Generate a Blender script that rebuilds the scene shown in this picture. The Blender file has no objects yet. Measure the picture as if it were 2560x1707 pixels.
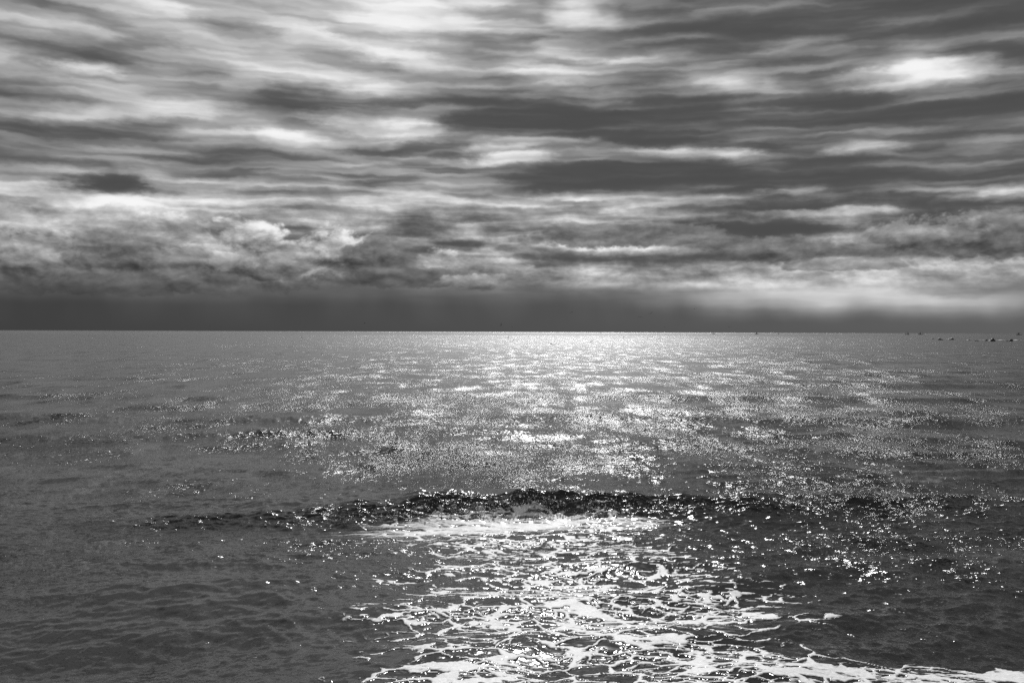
import bpy, math, random
import numpy as np
from mathutils import Vector, Matrix

random.seed(7)
rng = np.random.default_rng(11)
scene = bpy.context.scene
COL = scene.collection

# ------------------------------------------------------------------ camera
EYE = 4.0                                  # metres above the water
cam_d = bpy.data.cameras.new('camera')
cam_d.sensor_width = 36.0
cam_d.lens = 35.0
cam_d.clip_start = 0.1
cam_d.clip_end = 120000.0
cam = bpy.data.objects.new('camera', cam_d)
COL.objects.link(cam)
PITCH, ROLL = math.radians(-0.555), math.radians(-0.19)
cam.matrix_world = (Matrix.Translation((0, 0, EYE)) @ Matrix.Rotation(math.radians(90) + PITCH, 4, 'X')
                    @ Matrix.Rotation(-ROLL, 4, 'Z'))
scene.camera = cam
R3 = cam.matrix_world.to_3x3()
FPX = 35.0 / 36.0 * 2560.0

def bearing(px, py):
    """unit direction of a point seen at (px, py) of the 2560 x 1707 photograph"""
    return (R3 @ Vector(((px - 1280.0) / FPX, (853.5 - py) / FPX, -1.0))).normalized()

def at(px, py, dist):
    """the point standing dist metres out (along y) in that direction"""
    d = bearing(px, py)
    return Vector((0, 0, EYE)) + d * (dist / d.y)

def az_el(px, py):
    d = bearing(px, py)
    return math.degrees(math.atan2(d.x, d.y)), math.degrees(math.asin(d.z))

# ------------------------------------------------------------------ render look
scene.view_settings.view_transform = 'Standard'
scene.view_settings.look = 'None'
scene.view_settings.exposure = 0.0
scene.view_settings.gamma = 1.0
scene.view_settings.use_curve_mapping = False
scene.cycles.use_denoising = False
scene.cycles.use_adaptive_sampling = True
scene.cycles.adaptive_threshold = 0.008
scene.cycles.adaptive_min_samples = 8
scene.cycles.sample_clamp_direct = 8.0       # a sensor clips each glint
scene.cycles.sample_clamp_indirect = 1.7
scene.cycles.max_bounces = 5
scene.render.engine = 'CYCLES'

# ------------------------------------------------------------------ sun
SUN_AZ, SUN_EL = 4.0, 36.0                 # degrees right of the view axis, degrees up
sun_d = bpy.data.lights.new('sun', 'SUN')
sun_d.energy = 3.2
sun_d.angle = math.radians(0.53)
sun_d.color = (1.0, 1.0, 1.0)              # a black-and-white photograph
sun = bpy.data.objects.new('sun', sun_d)
COL.objects.link(sun)
sa, se = math.radians(SUN_AZ), math.radians(SUN_EL)
SUNV = Vector((math.sin(sa) * math.cos(se), math.cos(sa) * math.cos(se), math.sin(se)))
sun.rotation_euler = SUNV.to_track_quat('Z', 'Y').to_euler()
sun.location = SUNV * 200

# ------------------------------------------------------------------ sky
world = bpy.data.worlds.new('World')
scene.world = world
world.use_nodes = True
nt = world.node_tree
nt.nodes.clear()
N, L = nt.nodes, nt.links

def put(sock, v):
    if hasattr(v, 'is_output'):
        nt_links = sock.id_data.links
        nt_links.new(v, sock)
    else:
        sock.default_value = v

def mth(tree, op, a, b=None, c=None, clamp=False):
    n = tree.nodes.new('ShaderNodeMath'); n.operation = op; n.use_clamp = clamp
    put(n.inputs[0], a)
    if b is not None: put(n.inputs[1], b)
    if c is not None: put(n.inputs[2], c)
    return n.outputs[0]

def vmt(tree, op, a, b=None, scale=None):
    n = tree.nodes.new('ShaderNodeVectorMath'); n.operation = op
    put(n.inputs[0], a)
    if b is not None: put(n.inputs[1], b)
    if scale is not None: put(n.inputs['Scale'], scale)
    return n.outputs['Value' if op in ('LENGTH', 'DOT_PRODUCT', 'DISTANCE') else 'Vector']

def comb(tree, x, y, z):
    n = tree.nodes.new('ShaderNodeCombineXYZ')
    put(n.inputs[0], x); put(n.inputs[1], y); put(n.inputs[2], z)
    return n.outputs[0]

def noise(tree, vec, scale, detail=4.0, rough=0.5, dist=0.0, col=False, dim='3D'):
    n = tree.nodes.new('ShaderNodeTexNoise')
    n.noise_dimensions = dim
    put(n.inputs['Vector'], vec)
    n.inputs['Scale'].default_value = scale
    n.inputs['Detail'].default_value = detail
    n.inputs['Roughness'].default_value = rough
    n.inputs['Distortion'].default_value = dist
    return n.outputs['Color' if col else 'Fac']

def mrange(tree, v, a, b, c, d, smooth=True):
    n = tree.nodes.new('ShaderNodeMapRange')
    n.interpolation_type = 'SMOOTHSTEP' if smooth else 'LINEAR'
    n.clamp = True
    put(n.inputs['Value'], v)
    for k, x in zip(('From Min', 'From Max', 'To Min', 'To Max'), (a, b, c, d)):
        put(n.inputs[k], x)
    return n.outputs['Result']

tc = N.new('ShaderNodeTexCoord')
sep = N.new('ShaderNodeSeparateXYZ'); L.new(tc.outputs['Generated'], sep.inputs[0])
dx, dy, dz = sep.outputs
AZ = mth(nt, 'MULTIPLY', mth(nt, 'ARCTAN2', dx, dy), 180 / math.pi)
EL = mth(nt, 'MULTIPLY', mth(nt, 'ARCSINE', dz), 180 / math.pi)
zc = mth(nt, 'ADD', mth(nt, 'MAXIMUM', dz, 0.0), 0.055)
DECK = comb(nt, mth(nt, 'DIVIDE', dx, zc), mth(nt, 'DIVIDE', dy, zc), 0.0)     # where the cloud deck is crossed

# slow warp so nothing in the sky has a clean outline
wn = noise(nt, comb(nt, mth(nt, 'MULTIPLY', AZ, 0.16), mth(nt, 'MULTIPLY', EL, 0.42), 0.0), 1.0, 4.0, 0.55, 0.0, True, '2D')
wv = vmt(nt, 'MULTIPLY', vmt(nt, 'SUBTRACT', wn, (0.5, 0.5, 0.5)), (5.0, 0.80, 0.0))
W = vmt(nt, 'ADD', comb(nt, AZ, EL, 0.0), wv)
wn2 = noise(nt, comb(nt, mth(nt, 'MULTIPLY', AZ, 0.8), mth(nt, 'MULTIPLY', EL, 1.9), 9.0), 1.0, 3.0, 0.6, 0.0, True, '2D')
W2 = vmt(nt, 'ADD', W, vmt(nt, 'MULTIPLY', vmt(nt, 'SUBTRACT', wn2, (0.5, 0.5, 0.5)), (1.7, 0.22, 0.0)))

# openings (bright) and thick places (dark) of the deck: x, y, half-width, half-height, tilt, amount
CLOUDS = [
    (430, 60, 900, 190, -3, .16), (1150, 40, 420, 150, 0, .02), (1050, 150, 520, 80, -8, .03), (110, 182, 110, 30, -4, .04), (225, 170, 34, 13, 0, .25), (120, 130, 200, 16, -8, -.14), (330, 90, 160, 14, -12, -.10), (620, 60, 260, 16, -12, -.12), (900, 85, 200, 14, -14, -.08), (800, 140, 180, 14, -10, -.12), (1000, 190, 200, 14, -6, -.06), (1250, 110, 160, 22, -8, -.14),
    (1470, 20, 55, 30, 0, .34), (1480, 172, 140, 34, -4, .36), (1850, 225, 110, 30, -10, .30),
    (2325, 190, 120, 28, -3, .50), (2290, 150, 55, 30, 0, .25), (2020, 118, 90, 18, -6, .18), (1960, 20, 150, 28, -4, .16),
    (2400, 60, 320, 100, 0, -.10), (1750, 90, 350, 70, 0, -.06), (2100, 290, 700, 45, 0, -.12), (2000, 420, 800, 45, 0, -.14),
    (150, 235, 330, 30, -2, -.22), (700, 250, 330, 34, -9, -.26), (1150, 280, 420, 30, 0, -.22), (1500, 290, 300, 40, 0, -.14),
    (60, 195, 130, 26, -6, .02), (640, 215, 60, 22, 0, .15), (500, 300, 240, 32, -3, .20), (700, 335, 60, 14, 0, .22),
    (960, 306, 120, 20, 0, .46), (1300, 393, 65, 24, -4, .42), (1850, 385, 50, 14, -3, .34), (1700, 376, 60, 12, 0, .18),
    (2190, 372, 60, 11, 0, .34), (2090, 365, 90, 12, 0, .12), (2480, 348, 90, 14, 0, .26), (1540, 372, 110, 16, 0, .12),
    (120, 330, 300, 24, 0, -.16), (250, 420, 420, 24, 0, -.14), (900, 380, 260, 14, 0, -.10), (700, 415, 110, 12, 0, .22),
    (880, 412, 110, 12, 0, .18), (760, 452, 110, 12, 0, .24), (420, 453, 90, 8, 0, .22), (70, 458, 110, 18, 0, .22), (255, 448, 52, 26, 0, -.34), (215, 470, 60, 13, 0, -.22), (285, 470, 40, 14, 0, -.18),
    (1200, 425, 260, 14, 0, -.10), (1450, 490, 80, 9, 0, .32), (1760, 500, 130, 9, -2, .32), (1330, 500, 70, 12, 0, .26),
    (2010, 472, 45, 8, 0, .28), (2090, 490, 60, 6, 0, .26), (2540, 485, 70, 10, 0, .34), (2110, 530, 70, 7, 0, .25),
    (2300, 512, 380, 18, 0, -.12), (1640, 455, 500, 20, 0, -.12), (330, 510, 380, 30, 0, .20), (900, 540, 420, 32, 0, .16),
    (1230, 500, 130, 16, 0, .12), (150, 575, 260, 26, 0, .12), (1100, 590, 240, 16, 0, .14), (1490, 590, 330, 18, 0, -.12),
    (2060, 560, 40, 14, 0, .22), (2140, 590, 120, 22, -6, .22), (2300, 600, 260, 40, 0, -.02), (1900, 600, 170, 14, -4, .22),
    (2010, 630, 130, 22, 0, -.16), (2480, 590, 160, 34, 0, -.12), (1560, 615, 120, 14, 0, .20), (1330, 615, 100, 14, 0, .18),
    (1750, 640, 420, 10, 0, -.08), (1680, 663, 480, 14, 0, .17), (2500, 655, 140, 18, -6, .24), (2200, 640, 120, 12, 0, .12),
    (1450, 700, 180, 16, -2, .22), (2060, 735, 240, 50, 0, .36), (2350, 725, 90, 10, 0, -.16), (2450, 770, 220, 34, 0, .16),
]
def madd(a, b, c):
    n = N.new('ShaderNodeVectorMath'); n.operation = 'MULTIPLY_ADD'
    put(n.inputs[0], a); put(n.inputs[1], b); put(n.inputs[2], c)
    return n.outputs[0]

def triple(v):
    sp = N.new('ShaderNodeSeparateXYZ'); L.new(v, sp.inputs[0])
    return comb(nt, sp.outputs[0], sp.outputs[0], sp.outputs[0]), comb(nt, sp.outputs[1], sp.outputs[1], sp.outputs[1])

def rel(tr, grp):
    """places relative to three clouds at once, in units of their half-sizes"""
    A3, E3 = tr
    c = [az_el(g[0], g[1]) for g in grp]
    sx = [43.4 / g[2] for g in grp]; sy = [43.4 / g[3] for g in grp]
    a = madd(A3, tuple(sx), tuple(-k[0] * q for k, q in zip(c, sx)))
    e = madd(E3, tuple(sy), tuple(-k[1] * q for k, q in zip(c, sy)))
    if any(len(g) == 6 and g[4] for g in grp):
        e = madd(a, tuple(-math.tan(math.radians(g[4])) * y / x for g, x, y in zip(grp, sx, sy)), e)
    return a, e

# the deck's own texture: broad sheets, then long thin streaks; lighter up and to the left
d1 = noise(nt, DECK, 1.05, 4.0, 0.42, 0.0, False, '2D')
tilt = mth(nt, 'MULTIPLY', AZ, mth(nt, 'MULTIPLY', mrange(nt, EL, 8.0, 19.0, 0.0, 0.06), mrange(nt, AZ, -12.0, 12.0, 1.0, 0.2)))
d2 = noise(nt, vmt(nt, 'MULTIPLY', vmt(nt, 'ADD', W2, comb(nt, 0.0, tilt, 0.0)), (0.115, 1.15, 1)), 1.0, 2.0, 0.45, 0.0, False, '2D')
BRIGHT_SKY = Vector((math.sin(math.radians(-24)) * math.cos(math.radians(34)), math.cos(math.radians(-24)) * math.cos(math.radians(34)), math.sin(math.radians(34))))
toward = vmt(nt, 'DOT_PRODUCT', tc.outputs['Generated'], tuple(BRIGHT_SKY))            # sky brightened up and left, past the view's edge too, to lift reflections
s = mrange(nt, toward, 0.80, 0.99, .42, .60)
s = mth(nt, 'ADD', s, mth(nt, 'MULTIPLY', mth(nt, 'SUBTRACT', d1, 0.5), mrange(nt, EL, 1.5, 5.0, 0.12, 0.62)))
d3 = noise(nt, vmt(nt, 'MULTIPLY', W2, (0.21, 2.3, 1)), 1.0, 2.0, 0.5, 0.0, False, '2D')
s = mth(nt, 'ADD', s, mth(nt, 'MULTIPLY', mth(nt, 'SUBTRACT', d3, 0.5), mth(nt, 'MULTIPLY', mrange(nt, EL, 8.0, 16.0, .30, .18), mrange(nt, EL, 2.0, 7.0, 0.1, 1.0))))
s = mth(nt, 'ADD', s, mrange(nt, EL, 20.0, 42.0, 0.0, 0.13))  # unseen sky overhead brightened, added to lighten the water below
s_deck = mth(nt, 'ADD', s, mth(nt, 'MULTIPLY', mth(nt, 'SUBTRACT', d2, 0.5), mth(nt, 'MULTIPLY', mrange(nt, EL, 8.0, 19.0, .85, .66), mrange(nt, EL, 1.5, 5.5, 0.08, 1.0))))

blobs = None
for big in (True, False):
    tr = triple(W if big else W2)
    lst = [c for c in CLOUDS if (c[3] >= 30) == big]
    while len(lst) % 3: lst.append((0, 0, 10, 10, 0, 0.0))
    for k in range(0, len(lst), 3):
        grp = lst[k:k + 3]
        a, e = rel(tr, grp)
        r2 = madd(a, a, vmt(nt, 'MULTIPLY', e, e))
        t = vmt(nt, 'MAXIMUM', madd(r2, (-.21, -.21, -.21), (1, 1, 1)), (0, 0, 0))
        q = vmt(nt, 'DOT_PRODUCT', vmt(nt, 'MULTIPLY', t, t), tuple(g[5] for g in grp))
        blobs = q if blobs is None else mth(nt, 'ADD', blobs, q)
fade = mth(nt, 'MULTIPLY', mrange(nt, EL, 18.0, 25.0, 1.0, 0.0), mrange(nt, mth(nt, 'ABSOLUTE', AZ), 29.0, 40.0, 1.0, 0.0))
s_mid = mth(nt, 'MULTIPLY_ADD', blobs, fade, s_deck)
s = s_mid

# mottling of the low clouds, lit from above right
PC = vmt(nt, 'ADD', comb(nt, AZ, EL, 0.0), vmt(nt, 'SCALE', wv, scale=0.25))
def puff(off):
    v = vmt(nt, 'MULTIPLY', vmt(nt, 'ADD', PC, off), (0.30, 0.62, 1.0))
    return noise(nt, v, 1.0, 6.0, 0.55, 0.0, False, '2D')
p0, p1 = puff((0, 0, 0)), puff((0.20, 0.30, 0))
relief = mth(nt, 'MULTIPLY', mth(nt, 'SUBTRACT', p0, p1), 1.7)
belt = mth(nt, 'MULTIPLY', mrange(nt, EL, 1.9, 3.2, 0, 1), mrange(nt, EL, 5.0, 9.5, 0.8, 0.0))
puffs = mth(nt, 'ADD', mth(nt, 'MULTIPLY', relief, 0.4), mth(nt, 'MULTIPLY', mth(nt, 'SUBTRACT', p0, 0.47), 0.6))
s = mth(nt, 'ADD', s, mth(nt, 'MULTIPLY', puffs, belt))

def softmax(v, lo, k):
    t = mth(nt, 'SUBTRACT', v, lo)
    return mth(nt, 'ADD', lo, mth(nt, 'MULTIPLY', 0.5, mth(nt, 'ADD', t, mth(nt, 'SQRT', mth(nt, 'ADD', mth(nt, 'MULTIPLY', t, t), k)))))
FLOOR, SOFT = 0.300, 0.016
s = softmax(s, FLOOR, SOFT)

# heaped clouds: x, y, half-width, half-height, top tone, base tone, opacity
vo = N.new('ShaderNodeTexVoronoi'); vo.feature = 'F1'; vo.voronoi_dimensions = '2D'; vo.normalize = True
L.new(vmt(nt, 'MULTIPLY', PC, (1.0, 1.35, 1.0)), vo.inputs['Vector'])
vo.inputs['Scale'].default_value = 1.15; vo.inputs['Detail'].default_value = 2.0; vo.inputs['Roughness'].default_value = 0.55
bill = mth(nt, 'ADD', mth(nt, 'MULTIPLY', mth(nt, 'SUBTRACT', vo.outputs['Distance'], 0.30), 1.9),
           mth(nt, 'MULTIPLY', mth(nt, 'SUBTRACT', 0.5, p0), 2.6))
bill3 = comb(nt, bill, bill, bill)
bump = mth(nt, 'ADD', mth(nt, 'MULTIPLY', relief, 0.9), mth(nt, 'MULTIPLY', mth(nt, 'SUBTRACT', 0.34, vo.outputs['Distance']), 0.35))
HEAPS = [
    (330, 560, 330, 40, .70, .54, .5), (620, 600, 95, 55, .86, .44, .9), (430, 590, 110, 52, .74, .42, .85),
    (60, 640, 130, 55, .72, .40, .85), (180, 655, 110, 48, .66, .38, .8), (830, 625, 90, 55, .86, .44, .85),
    (730, 640, 70, 40, .72, .42, .8), (520, 655, 130, 42, .66, .38, .8), (575, 655, 60, 22, .80, .58, .6),
    (285, 645, 105, 52, .50, .31, .92), (665, 668, 75, 46, .62, .36, .85),
    (1090, 655, 70, 34, .84, .48, .7), (960, 648, 88, 50, .48, .33, .94), (1200, 670, 130, 22, .70, .44, .7),
    (1010, 695, 190, 24, .40, .33, .85), (330, 706, 420, 30, .42, .31, .8), (1180, 705, 90, 22, .70, .42, .7),
    (1480, 590, 190, 28, .48, .36, .75), (1930, 622, 150, 32, .46, .35, .8), (2490, 596, 150, 52, .50, .36, .85),
    (2290, 590, 120, 50, .64, .40, .7), (1690, 585, 120, 26, .52, .40, .6),
   
    (2150, 660, 160, 16, .52, .40, .6),
]
while len(HEAPS) % 3: HEAPS.append((0, 0, 5, 5, .4, .4, 0.0))
ptr = triple(PC)
AXES = ((1, 0, 0), (0, 1, 0), (0, 0, 1))
for k in range(0, len(HEAPS), 3):
    grp = HEAPS[k:k + 3]
    a, e = rel(ptr, grp)
    r2 = vmt(nt, 'ADD', madd(a, a, vmt(nt, 'MULTIPLY', e, e)), bill3)
    mk = madd(r2, (-1.9, -1.9, -1.9), (2.45, 2.45, 2.45))
    sh = madd(madd(a, (.25, .25, .25), e), tuple((g[4] - g[5]) / 1.7 for g in grp), tuple(g[5] + (g[4] - g[5]) * .41 for g in grp))
    for j, g in enumerate(grp):
        tone = mth(nt, 'MINIMUM', mth(nt, 'MAXIMUM', vmt(nt, 'DOT_PRODUCT', sh, AXES[j]), g[5]), g[4])
        tone = mth(nt, 'ADD', tone, mth(nt, 'MULTIPLY', bump, 0.22 + 1.25 * (g[4] - g[5])))
        m = mth(nt, 'MULTIPLY', mth(nt, 'ADD', vmt(nt, 'DOT_PRODUCT', mk, AXES[j]), 0.0, clamp=True), g[6])
        s = mth(nt, 'MULTIPLY_ADD', m, mth(nt, 'SUBTRACT', tone, s), s)

# rain-dark curtain standing on the horizon
side = mrange(nt, AZ, 2.0, 14.0, 0.0, 1.0)
wsep = N.new('ShaderNodeSeparateXYZ'); L.new(wv, wsep.inputs[0])
rain = noise(nt, comb(nt, mth(nt, 'MULTIPLY', AZ, 0.30), mth(nt, 'MULTIPLY', EL, 0.16), 0.0), 1.0, 2.0, 0.45, 0.0, False, '2D')
top = mth(nt, 'ADD', mth(nt, 'ADD', EL, mth(nt, 'MULTIPLY', wsep.outputs[1], 0.6)), mth(nt, 'MULTIPLY', side, 0.85))
top = mth(nt, 'MULTIPLY_ADD', mth(nt, 'SUBTRACT', rain, 0.5), mrange(nt, AZ, -6.0, 14.0, 0.35, 0.9), top)
cur = mrange(nt, top, 1.3, 3.0, 1.0, 0.0)
curv = mth(nt, 'ADD', mrange(nt, AZ, -26.0, 26.0, 0.262, 0.375, False), mth(nt, 'MULTIPLY', EL, mrange(nt, rain, 0.3, 0.7, 0.0, 0.022)))
s = mth(nt, 'ADD', mth(nt, 'MULTIPLY', s, mth(nt, 'SUBTRACT', 1.0, cur)), mth(nt, 'MULTIPLY', curv, cur))

# clear sky behind, seen only faintly through the thinnest places
sky = N.new('ShaderNodeTexSky'); sky.sky_type = 'NISHITA'; sky.sun_disc = False
sky.sun_elevation = se; sky.sun_rotation = sa
bw = N.new('ShaderNodeRGBToBW'); L.new(sky.outputs[0], bw.inputs[0])
STR = 0.1
def shade(v):
    v = mth(nt, 'SUBTRACT', 1.0, softmax(mth(nt, 'SUBTRACT', 1.0, mth(nt, 'MAXIMUM', v, 0.24)), 0.06, 0.006))
    thin = mrange(nt, v, 0.6, 0.95, 0.0, 0.08)
    tot = mth(nt, 'MULTIPLY_ADD', bw.outputs[0], thin, mth(nt, 'MULTIPLY', mth(nt, 'POWER', v, 2.2), 1.0 / STR))
    bg = N.new('ShaderNodeBackground'); bg.inputs['Strength'].default_value = STR
    L.new(comb(nt, tot, tot, tot), bg.inputs['Color'])
    return bg.outputs[0]
def either(test, no, yes):
    m = N.new('ShaderNodeMixShader'); put(m.inputs[0], test)
    L.new(no, m.inputs[1]); L.new(yes, m.inputs[2])
    return m.outputs[0]
low = shade(s)
mid = shade(softmax(s_mid, FLOOR, SOFT))
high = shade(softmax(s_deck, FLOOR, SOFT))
is_mid = mth(nt, 'LESS_THAN', mth(nt, 'MAXIMUM', EL, mth(nt, 'SUBTRACT', mth(nt, 'ABSOLUTE', AZ), 15.0)), 25.0)
is_low = mth(nt, 'LESS_THAN', EL, 10.6)
wo = N.new('ShaderNodeOutputWorld')
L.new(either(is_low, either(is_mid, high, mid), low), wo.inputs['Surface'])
world.cycles.sampling_method = 'NONE'

# ------------------------------------------------------------------ helpers
def tag(o, label=None, cat=None, group=None, kind=None):
    if label: o['label'] = label
    if cat: o['category'] = cat
    if group: o['group'] = group
    if kind: o['kind'] = kind
    return o

def hash2(ix, iy, seed):
    h = ix.astype(np.int32).view(np.uint32) * np.uint32(374761393) + iy.astype(np.int32).view(np.uint32) * np.uint32(668265263) + np.uint32((seed * 1442695041) & 0xffffffff)
    h = (h ^ (h >> np.uint32(13))) * np.uint32(1274126177)
    h = (h ^ (h >> np.uint32(16))) * np.uint32(2246822519)
    return ((h ^ (h >> np.uint32(15))) & np.uint32(0xffffff)).astype(np.float32) * np.float32(1.0 / 0xffffff)

def perlin(x, y, seed=0):
    x, y = np.asarray(x, np.float32), np.asarray(y, np.float32)
    ix, iy = np.floor(x), np.floor(y)
    fx, fy = x - ix, y - iy
    ux, uy = fx * fx * fx * (fx * (fx * 6 - 15) + 10), fy * fy * fy * (fy * (fy * 6 - 15) + 10)
    def g(ox, oy):
        a = hash2(ix + ox, iy + oy, seed) * np.float32(2 * math.pi)
        return np.cos(a) * (fx - ox) + np.sin(a) * (fy - oy)
    a = g(0, 0) * (1 - ux) + g(1, 0) * ux
    b = g(0, 1) * (1 - ux) + g(1, 1) * ux
    return (a * (1 - uy) + b * uy) * 1.4

def fbm(x, y, octv=4, seed=0, gain=0.5):
    r = 0; a = 1.0; t = 0
    for k in range(octv):
        r = r + a * perlin(x * 2 ** k, y * 2 ** k, seed + k * 7); t += a; a *= gain
    return r / t

def worley(x, y, seed=0):
    ix, iy = np.floor(x), np.floor(y)
    x, y = np.asarray(x, np.float32), np.asarray(y, np.float32)
    ix, iy = np.floor(x), np.floor(y)
    f1 = np.full_like(x, 9.0); f2 = np.full_like(x, 9.0)
    for ox in (-1, 0, 1):
        for oy in (-1, 0, 1):
            px = ix + ox + hash2(ix + ox, iy + oy, seed)
            py = iy + oy + hash2(ix + ox, iy + oy, seed + 51)
            d = np.hypot(px - x, py - y)
            f2 = np.where(d < f1, f1, np.minimum(f2, d))
            f1 = np.minimum(f1, d)
    return f1, f2

def sstep(a, b, x):
    t = np.clip((x - a) / (b - a), 0, 1)
    return t * t * (3 - 2 * t)

# ------------------------------------------------------------------ materials
def new_mat(name):
    m = bpy.data.materials.new(name); m.use_nodes = True
    return m, m.node_tree, m.node_tree.nodes['Principled BSDF']

def sea_material():
    m, t, p = new_mat('sea_water')
    geo = t.nodes.new('ShaderNodeNewGeometry')
    pos = geo.outputs['Position']
    def attr(n):
        a = t.nodes.new('ShaderNodeAttribute'); a.attribute_name = n
        return a.outputs['Fac']
    foam, rip, lean, rgh = attr('foam'), attr('ripple'), attr('lean'), attr('rough')
    def madd_t(v, k, c):
        return vmt(t, 'ADD', vmt(t, 'SCALE', v, scale=k), c)
    # slopes of the ripples too small for the mesh, roughened and smoothed in gusts
    flat = vmt(t, 'MULTIPLY', pos, (1.0, 1.25, 1.0))
    c1 = noise(t, flat, 9.0, 3.0, 0.62, 0.0, True)
    c2 = noise(t, flat, 31.0, 1.0, 0.5, 0.0, True)
    gust = noise(t, vmt(t, 'MULTIPLY', pos, (0.16, 0.09, 0.0)), 1.0, 7.0, 0.62, 0.0, False, '2D')
    gs = mrange(t, gust, 0.35, 0.65, 0.40, 1.6, False)
    sl = vmt(t, 'ADD', vmt(t, 'SCALE', vmt(t, 'SUBTRACT', c1, (.5, .5, .5)), scale=1.2),
             vmt(t, 'SCALE', vmt(t, 'SUBTRACT', c2, (.5, .5, .5)), scale=0.75))
    c3 = noise(t, vmt(t, 'MULTIPLY', pos, (0.55, 0.16, 0.0)), 1.0, 6.0, 0.68, 0.0, True, '2D')     # wave groups, crests along the shore
    sl = vmt(t, 'ADD', sl, vmt(t, 'MULTIPLY', vmt(t, 'SUBTRACT', c3, (.5, .5, .5)), (0.5, 1.05, 0.0)))
    sl = vmt(t, 'MULTIPLY', sl, (1.05, 0.95, 0.0))
    nrm = vmt(t, 'NORMALIZE', vmt(t, 'ADD', geo.outputs['Normal'], madd_t(sl, mth(t, 'MULTIPLY', rip, gs), comb(t, 0.0, mth(t, 'MULTIPLY', lean, -1.0), 0.0))))
    # foam: white froth with finely broken edges and bubbles
    fb = noise(t, vmt(t, 'MULTIPLY', pos, (1.0, 1.0, 1.0)), 26.0, 4.0, 0.65, 0.4)
    f = mth(t, 'ADD', foam, mth(t, 'MULTIPLY', mth(t, 'SUBTRACT', fb, 0.5), 0.55))
    fac = mrange(t, f, 0.38, 0.86, 0.0, 1.0)
    put(p.inputs['Base Color'], comb(t, .022, .022, .022))
    put(p.inputs['Roughness'], rgh)
    p.inputs['IOR'].default_value = 1.333
    put(p.inputs['Normal'], nrm)
    fp = t.nodes.new('ShaderNodeBsdfPrincipled')
    fg = mth(t, 'MULTIPLY', mrange(t, fb, 0.3, 0.7, 0.78, 1.0, False), mrange(t, f, 0.45, 1.05, 0.55, 0.9, False))
    put(fp.inputs['Base Color'], comb(t, fg, fg, fg))
    fp.inputs['Roughness'].default_value = 0.55
    fp.inputs['Specular IOR Level'].default_value = 0.12
    put(fp.inputs['Normal'], nrm)
    mx = t.nodes.new('ShaderNodeMixShader')
    put(mx.inputs[0], fac)
    t.links.new(p.outputs[0], mx.inputs[1]); t.links.new(fp.outputs[0], mx.inputs[2])
    t.links.new(mx.outputs[0], t.nodes['Material Output'].inputs['Surface'])
    return m
SEA = sea_material()

def rock_material():
    m, t, p = new_mat('wet_rock')
    geo = t.nodes.new('ShaderNodeNewGeometry')
    n = noise(t, geo.outputs['Position'], 2.2, 6.0, 0.6)
    v = mrange(t, n, 0.3, 0.7, 0.012, 0.05, False)
    put(p.inputs['Base Color'], comb(t, v, v, v))
    p.inputs['Roughness'].default_value = 0.55
    b = t.nodes.new('ShaderNodeBump'); b.inputs['Strength'].default_value = 0.6; b.inputs['Distance'].default_value = 0.2
    put(b.inputs['Height'], n); t.links.new(b.outputs[0], p.inputs['Normal'])
    return m
ROCK = rock_material()

def plain(name, v, rough=0.6, scale=3.0, spread=0.15):
    m, t, p = new_mat(name)
    tcn = t.nodes.new('ShaderNodeTexCoord')
    n = noise(t, tcn.outputs['Object'], scale, 3.0, 0.5)
    g = mrange(t, n, 0.3, 0.7, v * (1 - spread), v * (1 + spread), False)
    put(p.inputs['Base Color'], comb(t, g, g, g))
    p.inputs['Roughness'].default_value = rough
    return m
FEATHER = plain('gull_feather', 0.06, 0.8, 8.0)
HULL = plain('boat_hull_paint', 0.25, 0.5)  # boat tones lightened to stand in for haze over the distance
CABIN = plain('boat_cabin_paint', 0.22, 0.5)
METAL = plain('boat_mast_metal', 0.3, 0.5)
def spray_material():
    m, t, p = new_mat('spray_water')
    geo = t.nodes.new('ShaderNodeNewGeometry')
    g = mrange(t, noise(t, geo.outputs['Position'], 9.0, 2.0), 0.3, 0.7, 0.75, 0.92, False)
    tl = t.nodes.new('ShaderNodeBsdfTranslucent'); put(tl.inputs['Color'], comb(t, g, g, g))
    put(p.inputs['Base Color'], comb(t, g, g, g)); p.inputs['Roughness'].default_value = 0.15
    mx = t.nodes.new('ShaderNodeMixShader'); mx.inputs[0].default_value = 0.4
    t.links.new(p.outputs[0], mx.inputs[1]); t.links.new(tl.outputs[0], mx.inputs[2])
    t.links.new(mx.outputs[0], t.nodes['Material Output'].inputs['Surface'])
    return m
SPRAY = spray_material()

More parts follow.
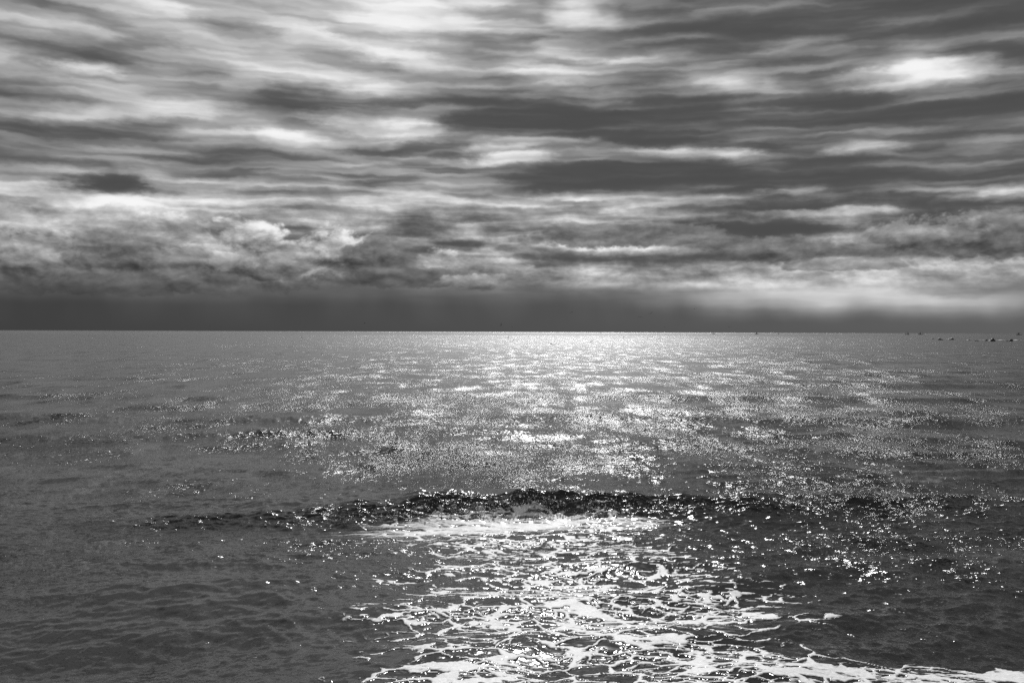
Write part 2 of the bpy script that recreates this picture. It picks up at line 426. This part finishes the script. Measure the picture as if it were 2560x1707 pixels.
# ------------------------------------------------------------------ the sea
def foam_field(x,y):
    cx = np.array([-16, -9, -5.7, -4, -2.6, -1.3, 0, 1.5, 3, 5, 7, 8.8, 11, 16])
    cy = np.array([20.6, 21.0, 21.3, 21.6, 21.9, 22.15, 22.3, 22.3, 22.35, 22.6, 22.9, 23.2, 23.6, 24.4])
    fd = np.array([8.0, 11.3, 11.85, 12.15, 12.6, 12.95, 13.66, 15.3, 17.5, 20.0, 21.2])
    fl = np.array([-2.2, -2.3, -2.1, -1.9, -1.9, -2.0, -2.6, -1.9, -1.9, -3.2, -3.6])
    fr = np.array([14., 12.0, 7.2, 5.6, 4.4, 4.0, 5.0, 5.2, 4.2, 3.6, 3.4])
    fe = np.array([0.66, 0.64, 0.62, 0.58, 0.54, 0.56, 0.64, 0.53, 0.50, 0.54, 0.52])
    wx = 0.5 * fbm(x / 0.9, y / 0.9, 4, 60); wy = 0.5 * fbm(x / 0.9 + 9, y / 0.9, 4, 61)
    edge = 1.1 * fbm(x / 0.8, y / 0.5, 4, 62)
    L_, R_, E_ = np.interp(y + wy, fd, fl), np.interp(y + wy, fd, fr), np.interp(y + wy * .7, fd, fe)
    env = sstep(-1.0, 1.9, x + edge * 1.5 - L_) * (1 - sstep(-2.2, 0.4, x + edge - R_))
    env = env * E_ * (1.0 + 0.95 * fbm(x / 1.6, y / 0.55, 4, 63))
    f1, f2 = worley((x + wx) / 0.72, (y + wy) / 0.33, 64)
    g1, g2 = worley((x + wx * 0.6) / 0.30, (y + wy * 0.6) / 0.13, 65)
    rag = fbm(x / 0.22, y / 0.10, 4, 67, .6)
    net = (f2 - f1) + 0.16 * rag          # 0 on a strand
    net2 = (g2 - g1) + 0.20 * rag
    wid = 0.02 + 0.36 * np.clip(env, 0, 1.2) ** 1.5
    s1 = 1 - sstep(0.35, 1.25, net / np.maximum(wid, 1e-3))
    s2 = (1 - sstep(0.35, 1.25, net2 / np.maximum(wid * 1.15 - 0.06, 1e-3))) * 0.9
    fo = np.maximum(s1, s2 * sstep(0.35, 0.6, env)) * sstep(0.10, 0.32, env + 0.15 * rag)
    slick = sstep(0.60, 0.98, env + 0.28 * fbm(x / 0.7, y / 0.25, 4, 68))
    fo = np.maximum(fo, slick * (0.78 + 0.35 * rag) * (1 - 0.9 * sstep(0.30, 0.45, net)) * (1 - 0.5 * sstep(0.45, 0.6, net2)))
    yc = np.interp(x, cx, cy); tt = y - yc
    fo = fo * (1 - sstep(-1.2, -0.7, tt))
    # streaky wash in front of the wave
    brk = np.interp(x, [-7, -4.2, -2.5, 0, 2.5, 4.5, 8, 11], [0, .25, .8, 1, .85, .35, .1, 0])
    streak = fbm(x / 1.1 + 0.4 * fbm(x, y, 2, 70), y / 0.16, 5, 71, .6)
    wash = np.exp(-((tt + 1.75) / 0.72) ** 2) * np.interp(x, [-5, -3.4, -1.5, 1.5, 3.2, 5], [0, .5, 1, 1, .6, 0])
    fo = np.maximum(fo, np.clip(wash * (0.82 + 1.3 * streak), 0, 1))
    fo = np.maximum(fo, 0.40 * np.clip(env * 1.7, 0, 1) * (0.75 + 0.8 * fbm(x / 1.0, y / 0.12, 4, 73)) * (1 - sstep(-1.2, -0.7, tt)))     # thin film
    foot = np.exp(-((tt + 0.95) / 0.40) ** 2) * brk
    fo = np.maximum(fo, np.clip(foot * (0.28 + 1.5 * fbm(x / .30, y / .14, 4, 72, .6)), 0, 1))
    return np.clip(fo, 0, 1), env, foot

def spray(d, u, X, Y, Z):
    """drops thrown up along the foot of the breaking wave"""
    r = np.random.default_rng(5)
    base = np.array([(0, 0, 1), (.94, 0, -.33), (-.47, .82, -.33), (-.47, -.82, -.33), (0, .94, .33), (-.82, -.47, .33), (.82, -.47, .33), (0, 0, -1)])
    tri = np.array([(0, 6, 4), (0, 4, 5), (0, 5, 6), (1, 4, 6), (2, 5, 4), (3, 6, 5), (1, 2, 4), (2, 3, 5), (3, 1, 6), (7, 2, 1), (7, 3, 2), (7, 1, 3)])
    n = 2400
    x = r.normal(0.1, 2.3, n)
    keep = (x > -6) & (x < 6.5)
    clump = fbm(x / 0.5, x * 0 + 2.0, 3, 91)
    keep &= r.uniform(-0.5, 0.4, n) < clump
    x = x[keep]; n = len(x)
    tt = r.normal(-0.95, 0.16, n) + 0.22 * fbm(x / 0.8, x * 0, 3, 92)
    y = np.interp(x, [-6, -4, -2.6, -1.3, 0, 1.5, 3, 5, 7], [21.25, 21.6, 21.9, 22.15, 22.3, 22.3, 22.35, 22.6, 22.9]) + tt
    i = np.clip(np.searchsorted(d, y), 0, len(d) - 1); j = np.clip(np.searchsorted(u, x / y), 0, len(u) - 1)
    up = np.abs(r.normal(0, 0.045, n)) * np.clip(1 + 1.6 * fbm(x / 0.35, x * 0 + 7, 3, 93), 0.1, 3)
    c = np.stack([X[i, j], Y[i, j], Z[i, j] + 0.004 + up], -1)
    rad = np.clip(r.lognormal(-4.9, 0.5, n), 0.004, 0.022)
    v = (c[:, None, :] + rad[:, None, None] * base[None] * r.uniform(0.7, 1.3, (n, 1, 3))).reshape(-1, 3)
    f = (tri[None] + (np.arange(n) * 8)[:, None, None]).reshape(-1, 3)
    me = bpy.data.meshes.new('sea_spray'); me.from_pydata(v.tolist(), [], f.tolist()); me.materials.append(SPRAY)
    o = bpy.data.objects.new('sea_spray', me); COL.objects.link(o)
    tag(o, 'white spray and droplets thrown up along the foot of the breaking wave', 'spray', kind='stuff')

def build_sea():
    u = np.linspace(-0.60, 0.60, 1300)
    ext = 0.60 + np.cumsum(0.004 * 1.22 ** np.arange(1, 26))
    u = np.concatenate([-ext[::-1], u, ext])
    s_rows = np.arange(0.43, 0.0005, -0.00062)
    d = EYE / s_rows
    d = d[(d < 19.6) | (d > 23.6)]
    d = np.sort(np.concatenate([d, np.arange(19.62, 23.6, 0.022), [9000., 13000., 22000., 45000.]]))
    nr, nc = len(d), len(u)
    ddy = np.gradient(d); ddx = d * (u[nc // 2 + 1] - u[nc // 2])
    Y0 = np.repeat(d[:, None], nc, 1).astype(np.float32); X0 = (d[:, None] * u[None, :]).astype(np.float32)
    X, Y, Z = X0.copy(), Y0.copy(), np.zeros_like(X0)

    # wind patches: rougher and smoother water
    wind = 0.55 + 0.6 * fbm(X0 / 22.0 + 3, Y0 / 16.0, 3, 5) + 0.45 * fbm(X0 / 180.0, Y0 / 150.0 + 7, 3, 9)
    wind = np.clip(wind, 0.0, 1.15).astype(np.float32)

    # foam left by earlier waves, and the ripples it smooths
    foam = np.zeros_like(X0)
    q1 = np.searchsorted(d, 24.0)
    fo, env, foot = foam_field(X0[:q1], Y0[:q1])
    foam[:q1] = fo
    calm = np.ones_like(X0); calm[:q1] = (1 - 0.78 * np.clip(env * 2.4, 0, 1)) * (1 + 0.7 * foot)
    still = np.ones_like(X0); still[:q1] = 1 - 0.66 * np.clip(env * 2.4, 0, 1)
    still *= (0.88 + 0.12 * sstep(19.0, 24.0, Y0))
    still = still.astype(np.float32)

    # random sea
    sub = np.zeros(nr)
    K = 190
    for k in range(K):
        lam = 0.13 * (10.0 / 0.13) ** (k / (K - 1)) * rng.uniform(0.96, 1.04)
        spread = 0.75 if lam < 1.5 else 0.45
        th = -math.pi / 2 + rng.normal(0, spread) + 0.12
        kx, ky = 2 * math.pi / lam * math.cos(th), 2 * math.pi / lam * math.sin(th)
        slope = 0.0300 if lam < 0.5 else (0.0180 if lam < 2.2 else 0.0090)
        ph = abs(kx) * ddx + abs(ky) * ddy
        w = (1 - sstep(0.9, 2.0, ph)).astype(np.float32)
        sub += 0.5 * slope ** 2 * (1 - w * w)
        rows = np.nonzero(w > 0.01)[0]
        if len(rows) == 0: continue
        r0, r1 = rows[0], rows[-1] + 1
        P = np.float32(kx) * X0[r0:r1] + np.float32(ky) * Y0[r0:r1] + np.float32(rng.uniform(0, 6.283))
        A = np.float32(slope * lam / (2 * math.pi)) * w[r0:r1, None] * ((np.float32(0.45) + np.float32(0.75) * wind[r0:r1]) * still[r0:r1] if lam < 1.5 else np.float32(1.0))
        Z[r0:r1] += A * np.cos(P)
        sn = A * np.sin(P) * 0.8
        X[r0:r1] -= np.float32(kx / math.hypot(kx, ky)) * sn
        Y[r0:r1] -= np.float32(ky / math.hypot(kx, ky)) * sn

    # swells coming in, each crest with its own bends: distance, height, back and front length
    def swell(dist, h, back, front, seed, bend=0.06, left=-1e9, right=1e9, soft=6.0, skew=0.0):
        nonlocal Z, Y
        rows = np.nonzero((d > dist - 14 * front - 6 - 25 * abs(skew)) & (d < dist + 9 * back + 6 + 12 * abs(skew)))[0]
        if len(rows) == 0: return
        r0, r1 = rows[0], rows[-1] + 1
        x, y = X0[r0:r1], Y0[r0:r1]
        yc = dist + skew * x + dist * bend * fbm(x / (dist * 0.5), x * 0 + seed, 2, seed)
        a = h * (0.55 + 0.9 * fbm(x / (dist * 0.16), x * 0 + 3.3, 3, seed + 1)) * sstep(left, left + soft, x) * (1 - sstep(right - soft, right, x))
        tt = y - yc
        pr = np.where(tt > 0, 1 / np.cosh(np.clip(tt / back, -20, 20)) ** 2, 1 / np.cosh(np.clip(tt / front, -20, 20)) ** 2)
        Z[r0:r1] += np.maximum(a, 0) * pr
        if dist < 48:                                   # short chop riding on the crest
            k = np.exp(-((tt + front * .4) / (front * 1.3)) ** 2) * np.clip(a / 0.1, 0, 1)
            Z[r0:r1] += k * (0.10 * fbm(x / 0.7, y / 0.35, 3, seed + 5) + 0.05 * fbm(x / 0.3, y / 0.22, 2, seed + 6)) * min(1.0, dist / 30.0)
    swell(40.0, .34, 2.0, 0.55, 21, .02, right=2.0, soft=9, skew=.28)
    swell(45.0, .13, 2.6, 1.1, 22, .05)
    swell(59.0, .20, 2.6, 0.9, 23, .05)
    swell(76.0, .16, 3.5, 1.8, 24, .04)
    swell(100.0, .2, 4.0, 2.5, 25, .04)
    swell(135.0, .25, 6.0, 3.0, 26, .03)
    swell(185.0, .3, 9.0, 5.0, 27, .03)
    swell(260.0, .3, 12.0, 8.0, 28, .03)
    swell(17.2, .03, 1.2, 0.8, 30, .04)
    swell(14.2, .035, 1.0, 0.6, 31, .05)
    swell(12.6, .03, 0.9, 0.5, 32, .05)

    # the breaking wave
    r0, r1 = np.searchsorted(d, 13.0), np.searchsorted(d, 32.0)
    x, y = X0[r0:r1], Y0[r0:r1]
    cx = np.array([-16, -9, -5.7, -4, -2.6, -1.3, 0, 1.5, 3, 5, 7, 8.8, 11, 16])
    cy = np.array([20.6, 21.0, 21.3, 21.6, 21.9, 22.15, 22.3, 22.3, 22.35, 22.6, 22.9, 23.2, 23.6, 24.4])
    ca = np.array([.02, .06, .13, .21, .32, .40, .42, .39, .36, .30, .26, .19, .07, .02])
    yc = np.interp(x, cx, cy) + 0.30 * fbm(x / 1.5, x * 0, 4, 40)
    amp = np.interp(x, cx, ca) * (1 + 0.42 * fbm(x / 1.2, x * 0 + 8, 3, 41))
    tt = y - yc
    brk = np.interp(x, [-7, -4.2, -2.5, 0, 2.5, 4.5, 8, 11], [0, .35, .8, 1, .85, .5, .25, 0])
    pr = np.where(tt > 0, 1 / np.cosh(np.clip(tt / 1.7, -20, 20)) ** 2, 1 / np.cosh(np.clip(tt / 0.62, -20, 20)) ** 2)
    Z[r0:r1] += amp * pr - 0.10 * np.exp(-((tt + 1.6) / 0.9) ** 2) * amp / 0.5
    Y[r0:r1] -= 0.40 * amp * pr ** 2 * (1 - sstep(0.4, 1.4, tt))
    # the wave's long spent toe
    ramp = np.clip((tt + 1.9 + 0.25 * fbm(x / 0.9, x * 0 + 5, 3, 49)) / 1.35, 0, 1)
    Z[r0:r1] += 0.17 * brk * ramp * (1 - sstep(-0.60, 0.05, tt)) * (1 + 0.35 * fbm(x / 0.7, y / 0.5, 3, 50))
    # chop running over its face
    face_w = np.exp(-((tt + .25) / 0.70) ** 2) * np.clip(amp / .4, 0, 1)
    fr0, fr1 = r0, r1
    bend = 0.5 * fbm(x / 1.0, y, 2, 3)
    Z[r0:r1] += face_w * (0.11 * fbm(x / 0.60, y / 0.26 + bend, 3, 43) + 0.07 * fbm(x / 0.22 + bend, y / 0.11, 3, 47)
                          + 0.05 * fbm(x / 0.9, y / 2.0, 2, 48))
    # tumbling white water along its foot
    foot = np.exp(-((tt + 0.85 + 0.18 * fbm(x / 0.8, x * 0, 3, 44)) / 0.34) ** 2) * brk
    lump = fbm(x / 0.34, y / 0.26, 5, 45, 0.6)
    Z[r0:r1] += foot * (0.05 + 0.06 * np.abs(lump) + 0.03 * fbm(x / .11, y / .09, 3, 46))

    # froth washed about the far rocks
    for (px, py, dist, hw) in SURF:
        c = at(px, py, dist)
        rr = np.searchsorted(d, dist * 0.9), np.searchsorted(d, dist * 1.1)
        a, b = X0[rr[0]:rr[1]], Y0[rr[0]:rr[1]]
        e = np.exp(-((a - c.x) / hw) ** 2 - ((b - dist) / 14.0) ** 2)
        foam[rr[0]:rr[1]] = np.maximum(foam[rr[0]:rr[1]], np.clip(e * (0.9 + 0.8 * fbm(a / 2.5, b / 9.0, 3, 77)), 0, 1))
    Z += 0.012 * sstep(0.35, 0.7, foam)

    # strength of the ripples left to the material
    cloud_shade_calm = 1 - 0.5 * np.exp(-(np.log(Y0 / 1900.0) / 0.55) ** 4)  # ripples lowered in a far band to stand in for cloud shadow
    lean = 0.0 * Y0      # shoreward faces of the unresolved waves
    ripple = np.sqrt(0.55 ** 2 + (sub[:, None] / 0.010)) * (0.42 + 0.75 * wind) * cloud_shade_calm
    ripple[fr0:fr1] *= 1 + 3.0 * face_w
    ripple *= calm * (1 - 0.30 * sstep(3.3, 4.8, np.log(Y0)) - 0.15 * sstep(4.6, 6.0, np.log(Y0)))
    rough = 0.11 + 0.11 * sstep(3.0, 4.6, np.log(Y0)) + 0.055 * sstep(4.4, 6.0, np.log(Y0)) * cloud_shade_calm
    # build: water faces and foam faces share one continuous surface
    co = np.stack([X, Y, Z], -1).reshape(-1, 3).astype(np.float32)
    idx = np.arange(nr * nc).reshape(nr, nc)
    quads = np.stack([idx[:-1, :-1], idx[:-1, 1:], idx[1:, 1:], idx[1:, :-1]], -1).reshape(-1, 4)
    fv = foam.reshape(-1)
    isf = (fv[quads].mean(1) > 0.5)
    isf &= (Y0.reshape(-1)[quads[:, 0]] < 30)
    def make(name, qs):
        used, inv = np.unique(qs, return_inverse=True)
        inv = inv.reshape(-1, 4)
        me = bpy.data.meshes.new(name)
        me.vertices.add(len(used)); me.vertices.foreach_set('co', co[used].ravel())
        me.loops.add(inv.size); me.loops.foreach_set('vertex_index', inv.ravel().astype(np.int32))
        me.polygons.add(len(inv))
        me.polygons.foreach_set('loop_start', (np.arange(len(inv)) * 4).astype(np.int32))
        me.polygons.foreach_set('use_smooth', np.ones(len(inv), dtype=bool))
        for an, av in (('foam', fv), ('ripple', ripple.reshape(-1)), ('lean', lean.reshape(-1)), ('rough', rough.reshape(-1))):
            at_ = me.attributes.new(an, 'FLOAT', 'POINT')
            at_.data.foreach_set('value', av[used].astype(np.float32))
        me.update(calc_edges=True)
        me.materials.append(SEA)
        o = bpy.data.objects.new(name, me); COL.objects.link(o)
        return o
    spray(d, u, X, Y, Z)
    tag(make('sea', quads[~isf]), kind='structure')
    tag(make('sea_foam', quads[isf]), 'white lacy foam spread over the water in front of the breaking wave', 'foam', kind='stuff')

# far rocks: px, py of the waterline centre, width px, height px
D_ROCK = 640.0
SURF = [(2330, 848.5, 640, 5.0), (2372, 849.5, 630, 6.0), (2400, 850, 630, 6.0), (2440, 852, 620, 5.0), (2465, 852, 620, 4.0),
        (2505, 853, 610, 4.0), (2545, 853, 610, 4.0)]
build_sea()

# ------------------------------------------------------------------ rocks
def rock(px, py, wpx, hpx, label, seed, profile, depth=0.8):
    """profile: outline of the top from left to right, heights 0..1"""
    base = at(px, py, 1.0)
    dist = EYE / max(1e-4, (EYE - base.z))          # stands where the line of sight meets the water
    w, h = wpx / FPX * dist, hpx / FPX * dist
    n, mrow = 22, 9
    r = random.Random(seed)
    prof = np.interp(np.linspace(0, 1, n), np.linspace(0, 1, len(profile)), profile)
    verts, faces = [], []
    for j in range(mrow):
        v = -1 + 2 * j / (mrow - 1)
        for i in range(n):
            t = i / (n - 1)
            k = max(0.0, 1 - abs(v) ** 2.2)
            z = prof[i] * h * k
            x = (t - 0.5) * w * (0.72 + 0.28 * k)
            y = v * w * 0.5 * depth * (0.75 + 0.25 * math.sin(3.1 * t + seed))
            jit = 0.05 * h
            verts.append((x + r.uniform(-jit, jit), y + r.uniform(-jit, jit), z + (r.uniform(-jit, jit) if z > 0.1 * h else -0.3)))
    for j in range(mrow - 1):
        for i in range(n - 1):
            a = j * n + i
            faces.append((a, a + 1, a + n + 1, a + n))
    me = bpy.data.meshes.new('rock'); me.from_pydata(verts, [], faces); me.materials.append(ROCK)
    o = bpy.data.objects.new('rock', me); COL.objects.link(o)
    o.location = (base.x * dist, dist, 0.0)
    tag(o, label, 'rock', 'dark rocks awash near the horizon')
rock(2479.5, 853.3, 19, 8.5, 'largest dark rock, a pointed dome standing out of the far water', 1, [0, .15, .45, .6, .85, 1, .95, .8, .5, .1])
rock(2527, 853.3, 11, 5.6, 'blocky flat-topped dark rock nearest the right edge of the picture', 2, [0, .6, .75, .95, 1, 1, 1, .9, .5])
rock(2517, 853.3, 6, 2.4, 'low black ledge touching the left foot of the blocky rock', 3, [0, .5, .8, .7, .6])
rock(2465.5, 852.3, 6, 5.0, 'small leaning dark rock just left of the largest rock', 4, [.1, .4, .5, .8, 1, .6])
rock(2441, 852.5, 10, 3.2, 'thin broken dark rock second to the left of the largest rock', 5, [0, .8, .9, .5, .8, .9, .3])
rock(2419.5, 851.2, 11, 2.4, 'flat dark slab of rock in the middle of the rock line', 6, [0, .3, .5, .8, .9, 1, .8, .2])
rock(2377, 849.4, 17, 5.6, 'long low dark rock with surf breaking below its right end', 7, [0, .3, .55, .6, .7, .85, 1, .95, .5, 0])
rock(2351, 850, 16, 5.4, 'jagged dark rock sloping down to the right, left of the long rock', 8, [0, .6, 1, .8, .95, .6, .5, .3, .3, .1])
rock(2332.5, 848, 5, 2.2, 'tiny dark rock at the left end of the rock line', 9, [.1, .8, 1, .6, .2])
rock(2548, 851, 3, 1.4, 'tiny dark rock in surf right of the blocky rock', 10, [.2, 1, .8, .2])

# ------------------------------------------------------------------ fishing boats on the horizon
def mesh_obj(name, verts, faces, mat, parent=None):
    me = bpy.data.meshes.new(name); me.from_pydata(verts, [], faces); me.materials.append(mat)
    o = bpy.data.objects.new(name, me); COL.objects.link(o)
    if parent: o.parent = parent
    return o

def box(x0, x1, y0, y1, z0, z1):
    v = [(x, y, z) for z in (z0, z1) for x, y in ((x0, y0), (x1, y0), (x1, y1), (x0, y1))]
    return v, [(0, 3, 2, 1), (4, 5, 6, 7), (0, 1, 5, 4), (1, 2, 6, 5), (2, 3, 7, 6), (3, 0, 4, 7)]

def boat(px, py, wpx, dist, label, heading, cabin_at, mast_h):
    p = at(px, py, dist)
    e = bpy.data.objects.new('fishing_boat', None); COL.objects.link(e)
    e.location = (p.x, dist, 0); e.rotation_euler.z = heading
    tag(e, label, 'boat', 'boats along the horizon')
    ln = 0.8 * wpx / FPX * dist; b = ln * 0.14; f = ln * 0.15
    xs = [-.5, -.3, 0, .25, .42, .5]; wid = [.8, 1, 1, .9, .5, .05]; sh = [.9, .8, .8, .95, 1.2, 1.35]
    v, fc = [], []
    for x, w, h in zip(xs, wid, sh):
        v += [(x * ln, -b * w * .6, -.3), (x * ln, -b * w, h * f), (x * ln, b * w, h * f), (x * ln, b * w * .6, -.3)]
    for i in range(5):
        a = i * 4
        fc += [(a, a + 4, a + 5, a + 1), (a + 1, a + 5, a + 6, a + 2), (a + 2, a + 6, a + 7, a + 3)]
    fc += [(0, 1, 2, 3), (20, 23, 22, 21)]
    mesh_obj('hull', v, fc, HULL, e)
    c = cabin_at * ln
    vv, ff = box(c - .12 * ln, c + .12 * ln, -b * .6, b * .6, f * .75, f * 2.3)
    cab = mesh_obj('cabin', vv, ff, CABIN, e)
    vv, ff = box(c - .14 * ln, c + .14 * ln, -b * .7, b * .7, f * 2.3, f * 2.5)
    mesh_obj('roof', vv, ff, HULL, cab)
    t = .018 * ln
    for mx, mh in ((c - .05 * ln, mast_h), (-.42 * ln if cabin_at > 0 else .3 * ln, mast_h * .75)):
        vv, ff = box(mx - t, mx + t, -t, t, f * .8, f * mh)
        mesh_obj('mast', vv, ff, METAL, e)
    vv, ff = box(-.42 * ln if cabin_at > 0 else c, c if cabin_at > 0 else .3 * ln, -t * .7, t * .7, f * mast_h * .72, f * mast_h * .72 + 1.4 * t)
    mesh_obj('boom', vv, ff, METAL, e)
boat(1784, 829, 9, 2600, 'small low boat on the horizon, leftmost of the row', 0.2, .1, 3.4)
boat(1892, 830, 12, 2600, 'dark fishing boat on the horizon below the pale break in the cloud', 0.0, -.1, 3.2)
boat(1947, 831, 7, 2800, 'tiny boat on the horizon right of the dark fishing boat', 0.4, .1, 2.6)
boat(2268, 832, 14, 2600, 'fishing boat with two masts, left of the pair above the sea left of the rocks', 0.1, .2, 5.0)
boat(2302, 832.5, 15, 2600, 'fishing boat with high bow, right of the pair above the sea left of the rocks', 3.0, .1, 5.0)
boat(2548, 834, 18, 2600, 'boat on the horizon at the right edge, above the rocks', 0.0, -.1, 2.8)

# ------------------------------------------------------------------ gulls
def gull_mesh(flap, sweep):
    """one continuous body with wings along x, head towards +y; wingspan about 1.3 m"""
    st = [(-.24, .012, .0), (-.16, .035, 0), (-.05, .062, .0), (.06, .065, .005), (.14, .045, .02), (.19, .036, .035), (.23, .034, .04), (.265, .014, .035), (.31, .005, .025)]
    v, f = [], []
    n = 8
    for (y, r, z) in st:
        for k in range(n):
            a = 2 * math.pi * k / n
            v.append((r * math.cos(a), y, z + r * .9 * math.sin(a)))
    for i in range(len(st) - 1):
        for k in range(n):
            if i in (2,) and k in (7, 0, 3, 4): continue      # wing roots open here
            f.append((i * n + k, i * n + (k + 1) % n, (i + 1) * n + (k + 1) % n, (i + 1) * n + k))
    f.append(tuple(range(n))[::-1]); f.append(tuple(range((len(st) - 1) * n, len(st) * n)))
    for sgn, ks in ((1, (7, 0, 1)), (-1, (3, 4, 5))):
        lead = [3 * n + ks[1]]; trail = [2 * n + ks[1]]
        prevL, prevT, pT2 = 3 * n + ks[1], 2 * n + ks[1], None
        up = [3 * n + (ks[2] if sgn > 0 else ks[0]), 2 * n + (ks[2] if sgn > 0 else ks[0])]
        dn = [3 * n + (ks[0] if sgn > 0 else ks[2]), 2 * n + (ks[0] if sgn > 0 else ks[2])]
        ring = [up[0], up[1], prevT, dn[1], dn[0], prevL]
        for (t, ch, yo, fz) in ((.25, .17, .06, .85), (.42, .13, .03, 1.0), (.58, .07, -.05 - sweep * .06, .8), (.68, .015, -.13 - sweep * .1, .62)):
            x = sgn * t; z = flap * fz * min(t, .42) / .42 * .42 - max(0, t - .42) * .5 * max(0, flap)
            th = .012
            b = len(v)
            ya, yb = yo + ch * .45, yo - ch * .55
            v += [(x, ya * .9, z + th), (x, yb * .9, z + th * .6), (x, yb, z), (x, yb * .9, z - th * .6), (x, ya * .9, z - th), (x, ya, z)]
            new = list(range(b, b + 6))
            for q in range(6):
                f.append((ring[q], ring[(q + 1) % 6], new[(q + 1) % 6], new[q]))
            ring = new
        f.append(tuple(ring))
    me = bpy.data.meshes.new('gull'); me.from_pydata(v, [], f); me.materials.append(FEATHER)
    for p in me.polygons: p.use_smooth = True
    return me
GM = [gull_mesh(.5, 0), gull_mesh(.15, .5), gull_mesh(-.35, .6), gull_mesh(.9, .3)]
GG = 'gulls wheeling over the far water'
AIR = 'small dark gull gliding against the dark sky just above the horizon'
LOW = 'small dark gull flying low against the glittering water below the horizon'
GULLS = [  # px, py, span px, pose, heading, bank (degrees), label
    (523, 815, 9, 1, 30, 5, 'small dark gull low in the dark sky, leftmost of those above the horizon'),
    (628, 813, 6, 0, 70, 20, 'tiny dark gull above the horizon, second from the left in the sky'),
    (911, 808, 12, 1, 20, -28, 'dark gull with tilted wings alone above the horizon, left of the picture centre'),
    (842, 827, 6, 0, 60, 0, 'tiny gull touching the horizon line below and left of the tilted gull'),
    (1254, 812, 11, 3, 85, -70, 'dark gull with wings held upright, just left of the picture centre above the horizon'),
    (1281, 817, 10, 1, 10, 4, 'dark gull gliding level at the picture centre, close above the horizon'),
    (1430, 780, 16, 1, 15, -38, 'dark gull banking steeply, largest of those in the dark sky'),
    (1355, 826, 7, 1, 20, 8, 'tiny gull skimming the horizon line right of the picture centre'),
    (1512, 802, 10, 1, 15, -14, 'dark gull gliding in the sky between the steeply banking gull and the upper right one'),
    (1600, 793, 14, 1, 5, 6, 'faint gull with long level wings in the dark sky'),
    (1627, 784, 13, 0, 20, -30, 'dark gull with bent wings high in the dark sky above the glitter'),
    (1737, 772, 12, 1, 5, 0, 'highest gull of all, a thin level line in the grey sky right of centre'),
    (1662, 818, 9, 1, 25, 12, 'faint dark gull close above the brightest stretch of the horizon'),
    (1823, 818, 10, 0, 15, 0, 'rightmost gull in the sky, wings raised in a shallow vee'),
    (86, 844, 6, 2, 70, 0, 'tiny dark bird near the left edge just below the horizon'),
    (430, 841, 7, 3, 60, -40, 'small dark gull over grey water left, nearest below the horizon there'),
    (480, 854, 8, 3, 80, 60, 'small dark gull over grey water left, the lower of two'),
    (754, 844, 9, 3, 88, 75, 'dark gull with upright wings over grey water between left edge and centre'),
    (1052, 846, 6, 2, 50, 10, 'tiny dark gull alone over the left end of the bright glitter'),
    (1224, 862, 6, 0, 60, 40, 'tiny dark gull low over the glitter, leftmost of those below the picture centre'), (1271, 843, 15, 1, 80, -74, 'dark gull with wings nearly vertical at the top edge of the glitter'),
    (1283, 850, 12, 1, 30, -45, 'dark gull banking just below the vertical-winged gull'),
    (1320, 842, 11, 1, 10, 5, 'dark gull level at the top edge of the glitter right of the picture centre'),
    (1343, 844, 8, 1, 20, 12, 'small dark gull just right of the level gull at the top edge of the glitter'), (1378, 860, 26, 1, 8, 14, 'large gull with long level wings low over the glitter'),
    (1431, 861, 11, 0, 20, -25, 'small gull just right of the large level-winged gull low over the glitter'), (1435, 849, 7, 1, 40, 20, 'tiny gull above and left of the large gull tilted up to the right'), (1393, 833, 6, 1, 20, 0, 'tiny gull in the grey strip under the horizon, nearest the picture centre'),
    (1478, 854, 22, 1, 12, -26, 'large gull with long wings tilted up to the right over the glitter'),
    (1501, 833, 9, 1, 25, -30, 'small tilted gull in the grey strip under the horizon, above the large tilted gull'), (1560, 843, 10, 3, 80, -60, 'small gull with upright wings alone at the glitter top, right of the large tilted gull'), (1619, 844, 10, 0, 25, 25, 'left one of two small gulls close together at the top of the glitter'),
    (1631, 842, 9, 3, 60, -40, 'right one of two small gulls close together at the top of the glitter'), (1645, 848, 13, 0, 10, -10, 'gull with raised wings just below and right of the close pair of gulls'), (1641, 864, 12, 1, 60, -55, 'dark gull with steep wings, lowest over the glitter right of centre'),
    (1663, 835, 9, 1, 40, -35, 'small tilted gull in the grey strip under the horizon, rightmost there'), (1934, 877, 13, 1, 60, -50, 'dark gull with steep wings over the water, rightmost and lowest of all'),
]
for (px, py, span, pose, head, bank, label) in GULLS:
    dist = 1.32 * FPX / span * (1.0 if abs(bank) < 40 else 0.9)
    drop = (py - 831.0) / FPX
    if drop > 0.002: dist = min(dist, 3.5 / drop)
    sc = span / FPX * dist / 1.36
    o = bpy.data.objects.new('gull', GM[pose]); COL.objects.link(o)
    o.location = at(px, py, dist)
    o.rotation_euler = (Matrix.Rotation(math.radians(bank), 3, 'Y').to_4x4() @ Matrix.Rotation(math.radians(head * .5), 4, 'Z')).to_euler()
    o.scale = (sc, sc, sc)
    tag(o, label or LOW, 'gull', GG)
